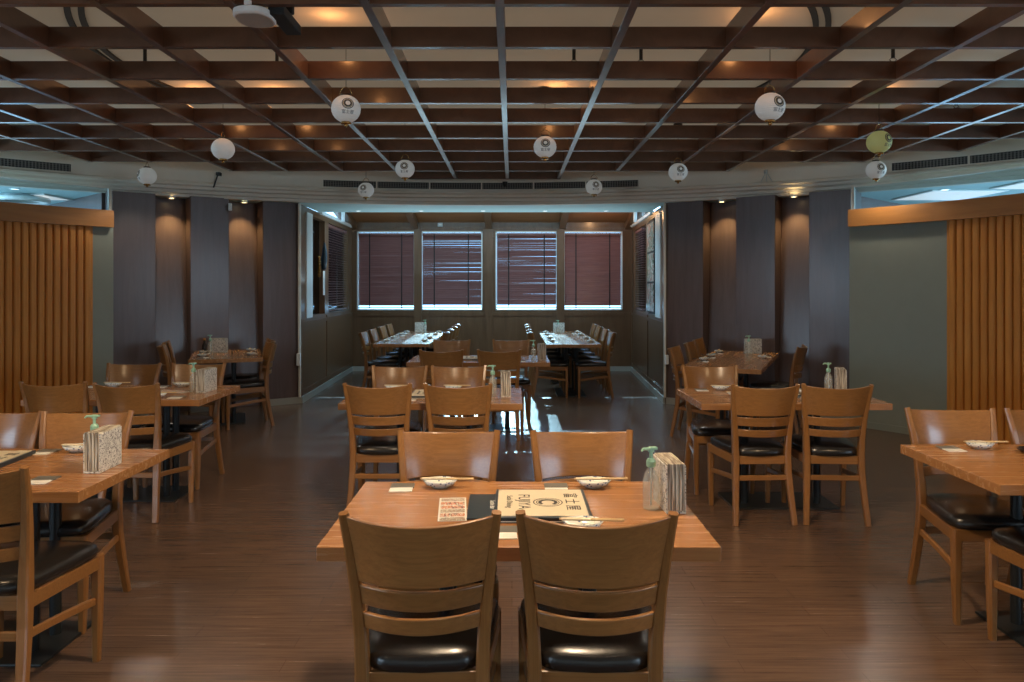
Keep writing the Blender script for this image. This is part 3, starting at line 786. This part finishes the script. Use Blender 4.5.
# ------------------------------------------------------------------ chair
def make_chair():
    t = thing('dining_chair', 'x', 'chair', group='wooden dining chairs')
    # cushion
    bm = NB(); rings = []
    def outline(s, z, drop=0):
        pts = []
        n = 32
        for i in range(n):
            a = 2*PI*i/n; c, s_ = math.cos(a), math.sin(a)
            u = math.copysign(abs(c)**.38, c); v = math.copysign(abs(s_)**.38, s_)
            y = .015+.222*v*s; hw = (.232+(.172-.232)*(.5-.5*v))*s
            if v < -.6: y -= .018*(1-u*u)
            pts.append((hw*u, y, z))
        return [bm.verts.new(p) for p in pts]
    for s, z in ((.93, .430), (.99, .435), (1.0, .453), (.985, .470), (.93, .482), (.75, .492), (.4, .498)): rings.append(outline(s, z))
    for a, b in zip(rings, rings[1:]):
        for i in range(32): bm.faces.new([a[i], a[(i+1) % 32], b[(i+1) % 32], b[i]])
    bm.faces.new(rings[0][::-1]); bm.faces.new(rings[-1]); obj('seat', bm, 'leather', t, smooth=True)
    # apron
    bm = NB()
    fl, fr, rl, rr = (-.205, .205), (.205, .205), (-.165, -.19), (.165, -.19)
    for p, q in ((fl, fr), (rr, rl), (rl, fl), (fr, rr)):
        slabline(bm, p, q, .018 if True else 0, .378, .431)
    obj('apron', bm, 'chair_h', t, bevel=.003)
    for s in (-1, 1):
        bm = NB(); sweep(bm, [(s*.203, .202, .43), (s*.203, .202, .2), (s*.200, .202, 0)], [rsec(.042, .042, .008), rsec(.038, .038, .008), rsec(.028, .028, .006)]); obj('front_leg', bm, 'chair_v', t)
        path = [(.192, -.262, 0), (.181, -.232, .16), (.172, -.205, .32), (.170, -.198, .43), (.174, -.200, .54), (.184, -.212, .66), (.198, -.236, .79), (.210, -.268, .90)]
        secs = [rsec(.034, .032), rsec(.037, .036), rsec(.040, .042), rsec(.040, .046), rsec(.037, .042), rsec(.033, .036), rsec(.030, .030), rsec(.027, .022)]
        # smooth path
        P2 = []; S2 = []
        for i in range(len(path)-1):
            for k in range(2):
                f = k/2; P2.append(tuple(a+(b-a)*f for a, b in zip(path[i], path[i+1]))); S2.append([(a[0]+(b[0]-a[0])*f, a[1]+(b[1]-a[1])*f) for a, b in zip(secs[i], secs[i+1])])
        P2.append(path[-1]); S2.append(secs[-1])
        bm = NB(); sweep(bm, [(s*x, y, z) for x, y, z in P2], S2); obj('rear_post', bm, 'chair_v', t, smooth=False)
        bm = NB(); sweep(bm, [(s*.20, .20, .245), (s*.186, .06, .262), (s*.178, -.08, .278), (s*.174, -.21, .29)], rsec(.016, .032, .004)); obj('side_stretcher', bm, 'chair_h', t)
    bm = NB(); sweep(bm, [(-.173, -.212, .292), (0, -.216, .292), (.173, -.212, .292)], rsec(.016, .034, .004)); obj('rear_stretcher', bm, 'chair_h', t)
    # curved back pieces
    def post_at(z):
        for a, b in zip(path, path[1:]):
            if a[2] <= z <= b[2]:
                f = (z-a[2])/(b[2]-a[2]); return a[0]+(b[0]-a[0])*f, a[1]+(b[1]-a[1])*f
        return path[-1][:2]
    def curved(name, z0, z1, th, bulge, scoop=0, rows=4):
        bm = NB(); n = 16; G = []
        for side in (0, 1):
            g = []
            for r in range(rows+1):
                row = []
                for i in range(n+1):
                    u = -1+2*i/n
                    zt = z1-scoop*(1-u*u)
                    z = z0+(zt-z0)*r/rows
                    hw, y = post_at(z); hw -= .004
                    yy = y-bulge*(1-u*u)+(-th/2 if side else th/2)
                    row.append(bm.verts.new((hw*u, yy, z)))
                g.append(row)
            G.append(g)
        for side in (0, 1):
            for r in range(rows):
                for i in range(n): bm.faces.new([G[side][r][i], G[side][r][i+1], G[side][r+1][i+1], G[side][r+1][i]])
        for r in (0, rows):
            for i in range(n): bm.faces.new([G[0][r][i], G[0][r][i+1], G[1][r][i+1], G[1][r][i]])
        for i in (0, n):
            for r in range(rows): bm.faces.new([G[0][r][i], G[0][r+1][i], G[1][r+1][i], G[1][r][i]])
        o = obj(name, bm, 'chair_h', t, smooth=True, bevel=.003)
        try: o.data.set_sharp_from_angle(angle=R(35))
        except Exception: pass
    curved('back_panel', .700, .893, .018, .070, .014, 6)
    curved('back_slat', .632, .688, .016, .070)
    curved('back_slat', .562, .608, .016, .066)
    return t
chair0 = make_chair(); used = []
def chair(x, y, rot, label):
    if not used:
        used.append(1); chair0.location = (x, y, 0); chair0.rotation_euler = (0, 0, R(rot)); chair0['label'] = label
    else: dup(chair0, (x, y, 0), R(rot), label)

# ------------------------------------------------------------------ tables
TH = .043
def table(x, y, rot, L_, D, label):
    t = thing('dining_table', label, 'table', (x, y, 0), R(rot), 'wooden dining tables')
    bm = NB(); box(bm, (-L_/2, -D/2, .75-TH), (L_/2, D/2, .75)); obj('tabletop', bm, 'table', t, bevel=.0025)
    k = L_*.29; px_ = L_*.20
    bm = NB(); box(bm, (-k, -.20, 0), (k, .20, .012)); obj('base_plate', bm, 'steel_black', t, bevel=.004)
    bm = NB(); box(bm, (-k*.9, -.17, .75-TH-.008), (k*.9, .17, .75-TH)); obj('mounting_plate', bm, 'steel_black', t)
    for sx in (-1, 1):
        for sy in (-1, 1):
            bm = NB(); lathe(bm, [(.024, .012), (.024, .75-TH-.008)], 14); o = obj('column', bm, 'steel_black', t, smooth=False); o.location = (sx*px_, sy*.075, 0)
    return t
TB = {}
def T(key, x, y, rot, L_, D, label):
    TB[key] = (x, y, rot, L_, D); table(x, y, rot, L_, D, label)
T(1, .02, 2.595, 0, 1.2, .75, 'wooden table in front of the camera, with menus, bottle and napkins')
T(2, -.54, 5.335, 0, 1.22, .77, 'wooden table right behind the nearest centre table')
T(3, -.345, 8.05, 0, 1.47, .80, 'wooden table third back on the centre line, before the alcove')
T(4, -1.5, 10.865, 90, 1.47, .77, 'near half of the long sunlit table row at the alcove left')
T(41, -1.5, 12.34, 90, 1.47, .77, 'window end of the long sunlit table row at the alcove left')
T(5, .83, 10.785, 90, 1.47, .74, 'near half of the long sunlit table row at the alcove right')
T(51, .83, 12.26, 90, 1.47, .74, 'window end of the long sunlit table row at the alcove right')
T(6, -3.27, 8.6, 110, 1.2, .75, 'angled wooden table beside the left dark panelled wall')
T(7, -2.74, 5.495, 0, 1.22, .77, 'wooden table in the middle row at left, before the slatted screen')
T(8, 2.38, 8.03, 66, 2.0, .75, 'long angled wooden table beside the right dark panelled wall')
T(9, 1.88, 5.32, 0, 1.26, .75, 'wooden table in the middle row at right, before the grey wall')
T(10, -2.23, 3.195, 0, 1.2, .75, 'front left wooden table cut off by the edge of the photo')
T(11, 2.51, 3.295, 0, 1.22, .75, 'front right wooden table cut off by the edge of the photo')

chair(-.257, 2.33, 1, 'near chair with its back to the camera, left of the front pair')
chair(.240, 2.33, -1.5, 'near chair with its back to the camera, right of the front pair')
chair(-.273, 2.98, 180, 'chair on the far left side of the nearest table, facing the camera')
chair(.305, 2.98, 181, 'chair on the far right side of the nearest table, facing the camera')
N2 = 'the second centre table'
chair(-.863, 5.08, 0, 'chair at the near left seat of ' + N2); chair(-.343, 5.08, -1, 'chair at the near right seat of ' + N2)
chair(-.884, 5.65, 180, 'chair at the far left seat of ' + N2); chair(-.42, 5.65, 180, 'chair at the far right seat of ' + N2)
N3 = 'the third centre table, before the alcove'
chair(-.70, 7.70, 0, 'chair at the near left seat of ' + N3); chair(-.11, 7.70, -4, 'chair at the near right seat of ' + N3)
chair(-.71, 8.59, 180, 'chair at the far left seat of ' + N3); chair(-.01, 8.59, 180, 'chair at the far right seat of ' + N3)
od = ['first (nearest)', 'second', 'third', 'fourth (by the window)']
for k, yy in enumerate((10.45, 11.12, 11.92, 12.6)):
    chair(-1.80, yy, -90, '%s chair along the left side of the left alcove table row' % od[k])
    chair(-1.20, yy+.02, 90, '%s chair along the right side of the left alcove table row' % od[k])
    chair(.545, yy, -90, '%s chair along the left side of the right alcove table row' % od[k])
    chair(1.12, yy, 90, '%s chair along the right side of the right alcove table row' % od[k])
N6 = 'the angled table at left'
chair(-2.94, 8.26, 118, 'nearer chair on the right side of ' + N6); chair(-3.13, 8.80, 112, 'farther chair on the right side of ' + N6)
chair(-3.50, 8.17, -68, 'nearer chair on the left side of ' + N6); chair(-3.68, 8.68, -66, 'farther chair on the left side of ' + N6)
N7 = 'the middle-row table at left'
chair(-3.0, 5.17, 0, 'near left chair at ' + N7); chair(-2.48, 5.11, -3, 'near right chair at ' + N7)
chair(-3.08, 5.85, 180, 'far left chair at ' + N7); chair(-2.56, 5.85, 178, 'far right chair at ' + N7)
N8 = 'the long angled table at right'
chair(1.94, 7.71, -114, 'nearest of three chairs on the left side of ' + N8); chair(2.27, 8.42, -114, 'middle of three chairs on the left side of ' + N8)
chair(2.50, 8.95, -114, 'farthest of three chairs on the left side of ' + N8); chair(2.82, 8.07, 62, 'lone chair on the right side of ' + N8)
N9 = 'the middle-row table at right'
chair(1.60, 5.04, 3, 'near left chair at ' + N9); chair(2.09, 5.04, -4, 'near right chair at ' + N9); chair(1.56, 5.69, 178, 'far chair at ' + N9)
N10 = 'the front left table'
chair(-1.89, 2.85, 0, 'near chair at %s, cut by the photo edge' % N10); chair(-2.10, 3.48, 184, 'far right chair at ' + N10); chair(-2.56, 3.48, 180, 'far left chair at ' + N10)
N11 = 'the front right table'
chair(2.22, 3.57, 176, 'far left chair at ' + N11); chair(2.74, 3.57, 180, 'far right chair at %s, cut by the photo edge' % N11); chair(2.27, 3.03, 0, 'near chair at %s, only its seat and leg in view' % N11)

# ------------------------------------------------------------------ tableware
ZT = .7502
def make_bottle():
    t = thing('sanitizer_bottle', 'x', 'bottle', group='pump bottles')
    bm = NB(); lathe(bm, [(.026, 0), (.029, .004), (.029, .09), (.027, .108), (.018, .128), (.0125, .136), (.0125, .148)], 24); obj('body', bm, 'clear', t, smooth=True)
    bm = NB(); lathe(bm, [(.0145, .146), (.0165, .150), (.0165, .166), (.012, .174), (.006, .176), (.006, .196), (.011, .198), (.011, .212), (.008, .215)], 18)
    sweep(bm, [(-.008, 0, .208), (-.03, -.004, .209), (-.038, -.006, .202)], [circ(.006, 8), circ(.005, 8), circ(.0035, 8)])
    box(bm, (-.004, -.010, .206), (.020, .010, .214)); obj('pump', bm, 'pump', t, smooth=False)
    bm = NB(); lathe(bm, [(.003, .012), (.003, .146)], 6); obj('dip_tube', bm, 'card_white', t)
    return t
def make_holder():
    t = thing('napkin_holder', 'x', 'napkin holder', group='napkin holders')
    bm = NB(); box(bm, (-.034, -.093, 0), (.034, .093, .008)); obj('base', bm, 'scroll', t, bevel=.002)
    for s in (-1, 1):
        bm = NB(); box(bm, (s*.034-(.0035 if s > 0 else -.0), -.093, .006), (s*.034+(0 if s > 0 else .0035), .093, .162)); obj('side_plate', bm, 'scroll', t, bevel=.001)
    bm = NB()
    n = 9
    for k in range(n):
        x = -.028+.056*k/(n-1); w = .0026
        pts = []
        for j in range(7): pts.append((x+random.uniform(-.0012, .0012), -.090+.18*j/6, 0))
        for (a, b) in zip(pts, pts[1:]):
            vs = [bm.verts.new(p) for p in [(a[0]-w, a[1], .01), (b[0]-w, b[1], .01), (b[0]+w, b[1], .01), (a[0]+w, a[1], .01), (a[0]-w, a[1], .168), (b[0]-w, b[1], .168), (b[0]+w, b[1], .168), (a[0]+w, a[1], .168)]]
            for f in [(0,3,2,1),(4,5,6,7),(0,1,5,4),(1,2,6,5),(2,3,7,6),(3,0,4,7)]: bm.faces.new([vs[i] for i in f])
    obj('napkins', bm, 'napkin', t)
    return t
def make_dish():
    t = thing('porcelain_dish', 'x', 'dish', group='small oval porcelain dishes')
    bm = NB(); n = 32; R_ = []
    for s, z, w in ((.45, 0, 0), (.5, .003, 0), (.8, .010, 0), (1, .024, .02), (.96, .0245, .02), (.75, .013, 0), (.45, .007, 0)):
        R_.append([bm.verts.new((.066*s*math.cos(a)*(1+w*math.cos(8*a)), .052*s*math.sin(a)*(1+w*math.cos(8*a)), z*1.2)) for a in [2*PI*i/n for i in range(n)]])
    for a, b in zip(R_, R_[1:]):
        for i in range(n): bm.faces.new([a[i], a[(i+1) % n], b[(i+1) % n], b[i]])
    bm.faces.new(R_[0][::-1]); bm.faces.new(R_[-1]); obj('bowl', bm, 'dish', t, smooth=True)
    return t
def make_packet():
    t = thing('chopstick_packet', 'x', 'chopsticks', group='chopsticks laid across dishes')
    bm = NB(); box(bm, (-.075, -.009, 0), (.02, .009, .006)); obj('paper_sleeve', bm, 'sleeve', t, bevel=.002)
    for s in (-1, 1):
        bm = NB(); sweep(bm, [(-.08, s*.004, .003), (.125, s*.0045, .003)], [circ(.0028, 6), circ(.0036, 6)]); obj('chopstick', bm, 'bamboo', t)
    return t
def make_card():
    t = thing('towel_packet', 'x', 'wet towel packet', group='wet towel packets')
    bm = NB(); box(bm, (-.045, -.022, 0), (.045, .042, .004)); obj('grey_wrapper', bm, 'card_grey', t, bevel=.001)
    bm = NB(); box(bm, (-.045, -.078, 0), (.042, -.022, .0035)); obj('white_flap', bm, 'card_white', t, bevel=.001)
    return t
def letters(name, s, size, loc, rz, mat, par):
    bm = text_mesh(s, size, .0002); o = obj(name, bm, mat, par); o.location = loc; o.rotation_euler = (0, 0, rz); return o
def make_menu():
    t = thing('menu_book', 'x', 'menu', group='dining menus')
    bm = NB(); box(bm, (-.162, -.172, 0), (.162, .172, .018)); obj('cover', bm, 'navy', t, bevel=.002)
    bm = NB(); box(bm, (-.152, -.155, .018), (.150, .162, .0192)); obj('front_sheet', bm, 'cream_paper', t)
    bm = NB(); box(bm, (-.158, -.1735, .004), (.160, -.1715, .007)); obj('page_edge', bm, 'card_white', t)
    z = .0195
    for k, ch in enumerate('富士屋'): letters('character', ch, .056, (.103, .085-.074*k, z), -PI/2, 'ink', t)
    letters('title', 'FUJIYA', .060, (-.062, .01, z), -PI/2, 'ink', t)
    letters('subtitle', 'Sushi Dining', .030, (-.112, .01, z), -PI/2, 'ink', t)
    bm = NB()
    for r0, r1 in ((.048, .052), (.038, .041), (.022, .034)):
        n = 40; A = [bm.verts.new((.022+r0*math.cos(2*PI*i/n), r0*math.sin(2*PI*i/n), z)) for i in range(n)]; B = [bm.verts.new((.022+r1*math.cos(2*PI*i/n), r1*math.sin(2*PI*i/n), z)) for i in range(n)]
        for i in range(n):
            if r0 == .022 and 24 < i < 34: continue
            bm.faces.new([A[i], A[(i+1) % n], B[(i+1) % n], B[i]])
    obj('crest', bm, 'ink', t)
    return t
def make_booklet():
    t = thing('drinks_menu', 'x', 'menu', group='dark drinks menus')
    bm = NB(); box(bm, (-.075, -.145, 0), (.075, .145, .005)); obj('cover', bm, 'navy', t, bevel=.001)
    letters('title', 'Sushi Bar', .028, (.01, .01, .0053), -PI/2, 'card_white', t)
    return t
def make_flyer():
    t = thing('photo_flyer', 'x', 'flyer', group='printed food flyers')
    bm = NB(); box(bm, (-.048, -.135, 0), (.048, .135, .0015)); obj('sheet', bm, 'card_white', t)
    for k in range(6):
        bm = NB(); y = .125-.045*k; box(bm, (-.042, y-.034, .0015), (.042, y, .0019)); obj('photo_strip', bm, M['flyer'] if k in (1, 2, 4) else photo_mat('flyer_b%d' % k, [(.6, .56, .46), (.12, .09, .07), (.5, .45, .36), (.25, .16, .1)], (90, 60, 1), k), t)
    return t
protos = {}
def item(kind, x, y, rz, label, z=ZT):
    mk = {'bottle': make_bottle, 'holder': make_holder, 'dish': make_dish, 'packet': make_packet, 'card': make_card, 'menu': make_menu, 'booklet': make_booklet, 'flyer': make_flyer}
    if kind not in protos:
        o = mk[kind](); o.location = (x, y, z); o.rotation_euler = (0, 0, R(rz)); o['label'] = label; protos[kind] = o
    else: o = dup(protos[kind], (x, y, z), R(rz), label)
    return o
SHORT = {1: 'the nearest centre table', 2: 'the second centre table', 3: 'the third centre table', 4: 'the left alcove row, near table', 41: 'the left alcove row, window table',
         5: 'the right alcove row, near table', 51: 'the right alcove row, window table', 6: 'the angled table at left', 7: 'the middle-row left table', 8: 'the long angled table at right', 9: 'the middle-row right table', 10: 'the front left table', 11: 'the front right table'}
for k, hx, hy, hr, bx_, by in ((1, .552, 2.635, 3, .483, 2.605), (2, -.045, 5.32, 2, -.137, 5.33), (3, .315, 7.95, 5, .225, 7.86), (41, -1.56, 12.80, 88, -1.47, 12.70), (51, .79, 12.66, 92, .77, 12.56),
                               (6, -3.46, 8.86, 84, -3.50, 8.70), (7, -2.26, 5.55, -5, -2.335, 5.50), (8, 2.80, 8.72, 88, 2.71, 8.58), (9, 2.43, 5.55, -18, 2.32, 5.50), (10, -1.737, 3.185, 2, -1.815, 3.26)):
    item('holder', hx, hy, hr, 'patterned napkin holder on ' + SHORT[k]); item('bottle', bx_, by, random.uniform(-20, 20), 'clear bottle with green pump on ' + SHORT[k])
t = thing('soy_sauce_bottle', 'dark sauce bottle on the angled table by the left panelled wall', 'bottle', (-3.60, 8.78, ZT))
bm = NB(); lathe(bm, [(.024, 0), (.027, .004), (.027, .09), (.012, .12), (.012, .15)], 18); obj('body', bm, 'soy', t, smooth=True)
bm = NB(); lathe(bm, [(.014, .148), (.014, .17)], 14); obj('cap', bm, 'slat', t)
def setting(k, lx, ly, side, w, parts='dpc'):
    """place setting in a table's own frame; side = -1 near / +1 far long edge"""
    x, y, rot, L_, D = TB[k]; c, s = math.cos(R(rot)), math.sin(R(rot))
    def wpt(a, b): return x+a*c-b*s, y+a*s+b*c
    j = random.uniform(-6, 6)
    p = wpt(lx, ly)
    if 'd' in parts: item('dish', *p, rot+j, 'white patterned oval dish, %s seat of %s' % (w, SHORT[k]))
    if 'p' in parts:
        q = wpt(lx+.005, ly-.0*side); item('packet', *q, rot+random.uniform(-5, 5), 'chopsticks on the dish, %s seat of %s' % (w, SHORT[k]), ZT+.0298)
    if 'c' in parts:
        q = wpt(lx-.145*side, ly+.005); item('card', *q, rot+random.uniform(-4, 4), 'grey and white packet, %s seat of %s' % (w, SHORT[k]))
setting(1, -.297, .29, 1, 'far left'); setting(1, .295, .29, 1, 'far right'); setting(1, .205, -.215, -1, 'near right', 'dp')
item('card', -.028, 2.365, 2, 'grey and white towel packet between the two near chairs of the nearest centre table')
for k, cs in ((2, [(-.345, .29, 1, 'far left'), (.10, .29, 1, 'far right'), (-.30, -.20, -1, 'near left'), (.20, -.25, -1, 'near right')]),
              (3, [(.30, -.27, -1, 'near right'), (-.36, .29, 1, 'far left')]),
              (4, [(-.30, .27, 1, 'left near'), (-.30, -.27, -1, 'right near'), (.35, .27, 1, 'left far'), (.35, -.27, -1, 'right far')]),
              (41, [(-.3, .27, 1, 'left near'), (-.3, -.27, -1, 'right near'), (.3, .27, 1, 'left far'), (.3, -.27, -1, 'right far')]),
              (5, [(-.30, .27, 1, 'left near'), (-.30, -.27, -1, 'right near'), (.35, .27, 1, 'left far'), (.35, -.27, -1, 'right far')]),
              (51, [(-.3, .27, 1, 'left near'), (-.3, -.27, -1, 'right near'), (.3, .27, 1, 'left far'), (.3, -.27, -1, 'right far')]),
              (6, [(-.25, .25, 1, 'near left'), (-.25, -.26, -1, 'near right'), (.25, .26, 1, 'far left'), (.3, -.26, -1, 'far right')]),
              (7, [(-.34, .30, 1, 'far left'), (.19, .30, 1, 'far right'), (.26, -.25, -1, 'near right')]),
              (8, [(-.30, .27, 1, 'left near'), (.15, .27, 1, 'left middle'), (.70, .27, 1, 'left far'), (.2, -.27, -1, 'right')]),
              (9, [(-.32, .29, 1, 'far left'), (-.30, -.05, -1, 'near left'), (.20, .1, 1, 'far right')]),
              (10, [(.20, .31, 1, 'far right')]),
              (11, [(-.28, .28, 1, 'far left')])):
    for a in cs: setting(k, *a)
item('card', -1.87, 3.00, 5, 'grey and white towel packet at the near seat of the front left table')
item('menu', .103, 2.615, 0, 'large cream menu with black crest on the nearest centre table')
item('booklet', -.078, 2.625, 1, 'dark navy menu half under the cream menu on the nearest table')
item('flyer', -.206, 2.60, 4, 'red and white food photo flyer on the nearest centre table')
item('menu', -2.345, 3.275, 4, 'cream menu with black writing on the front left table')
item('menu', -.55, 5.33, 0, 'cream menu on the second centre table')
item('menu', -.37, 8.03, 2, 'menu lying between the chairs on the third centre table')
item('flyer', -2.50, 5.53, 70, 'brown printed flyer on the middle-row left table')
item('menu', 1.86, 5.38, 0, 'cream menu on the middle-row right table')
t = thing('black_dish', 'small round black dish on the front right table at the photo edge', 'dish', (2.40, 3.47, ZT))
bm = NB(); lathe(bm, [(.03, 0), (.05, .012), (.056, .022), (.050, .022), (.04, .012), (.02, .006)], 28); obj('bowl', bm, 'soy', t, smooth=True)

# ------------------------------------------------------------------ light
W = bpy.data.worlds.new('sky'); S.world = W; W.use_nodes = True
bg = W.node_tree.nodes['Background']; bg.inputs['Color'].default_value = (.38, .68, 1.0, 1); bg.inputs['Strength'].default_value = 5.2
sl = bpy.data.lights.new('sun', 'SUN'); sl.energy = 8; sl.color = (.62, .90, 1); sl.angle = R(.6)
so = bpy.data.objects.new('sun', sl); COL.objects.link(so)
d = Vector((.035, -1, -math.tan(R(19.5)))); so.rotation_euler = d.to_track_quat('-Z', 'Y').to_euler()

NEU = (1, .84, .64)
def down(x, y, z, e, col, ang=150, r=.12):
    spot(x, y, z, (x, y, 0), e, col, R(ang), r, .5)
for px, py, az, lab in LT:
    Y = 900/(287-py); down((px-512)*Y/F, Y, 2.58, 10, (1, .90, .76), 160, .04)
down(.1, 2.75, 2.88, 215, (1, .74, .48), 150, .12)
for x in (-2.5, 2.7): down(x, 1.9, 2.88, 125, (1, .68, .38), 150, .32)
for x in (-2.2, 2.2): down(x, .4, 2.88, 8, (1, .74, .48), 150, .14)
area((-.4, 4.2, 3.04), 8.5, 34, (1, .93, .80), (-.4, 4.2, 9), 9.5)  # unseen uplight added above the lattice to brighten the ceiling slab
for sg in (-1, 1): area((8.3*sg, -2.0, 1.75), 4.6, 100, (.80, .91, 1), (0, 4, 1.6), 1.5)
area((0, -4.8, 1.7), 7, 16, (.86, .95, 1), (0, 0, 1.9), 2.0)  # unseen soft light added behind the camera for even front light
for x in DL: spot(x, 10.75, 2.59, (x, 12.6, .6), 8, (1, .74, .50), R(120), .03, .8)
# warm pin lamps between lattice and ceiling
for px, py in ((330, 15), (196, 87), (275, 88), (556, 85), (757, 13), (880, 88), (160, 140), (700, 130), (400, 110)):
    z = 3.23; Y = (z-H)*F/(287-py); 
    if Y > 9.3: Y = 9.0
    point(((px-512)*Y/F, Y, 3.12), 1.3, (1, .42, .14), .04) if px not in (700, 400, 160) else None
# daylight through the passage windows, then added lights inside the alcove
BL = (.50, .82, 1)
area((8.3, 6.6, 1.8), 1.4, 150, BL, (5, 6.6, 1.9), 1.4); area((-8.3, 6.6, 1.8), 1.4, 150, BL, (-5, 6.6, 1.9), 1.4)
area((-.38, 11.6, 3.05), 3.6, 62, (.34, .72, 1), (-.38, 11.5, 0), .5)  # area light added under the roof, standing in for blue skylight
area((-.38, 11.6, 1.62), 4.2, 34, (.62, .88, 1), (-.38, 11.2, 9), 1.6)  # unseen up-facing light added to brighten the soffit and roof boards
point((1.5, 12.6, 2.74), 9, (1, .55, .25), .05)  # warm point light added for the glow on the right roof boards

S.view_settings.view_transform = 'Standard'; S.view_settings.look = 'None'; S.view_settings.gamma = 1
S.view_settings.use_curve_mapping = False; S.view_settings.exposure = .13
S.cycles.max_bounces = 8; S.cycles.diffuse_bounces = 4; S.cycles.glossy_bounces = 4; S.cycles.transparent_max_bounces = 12
S.cycles.caustics_reflective = False; S.cycles.caustics_refractive = False; S.cycles.sample_clamp_indirect = 4
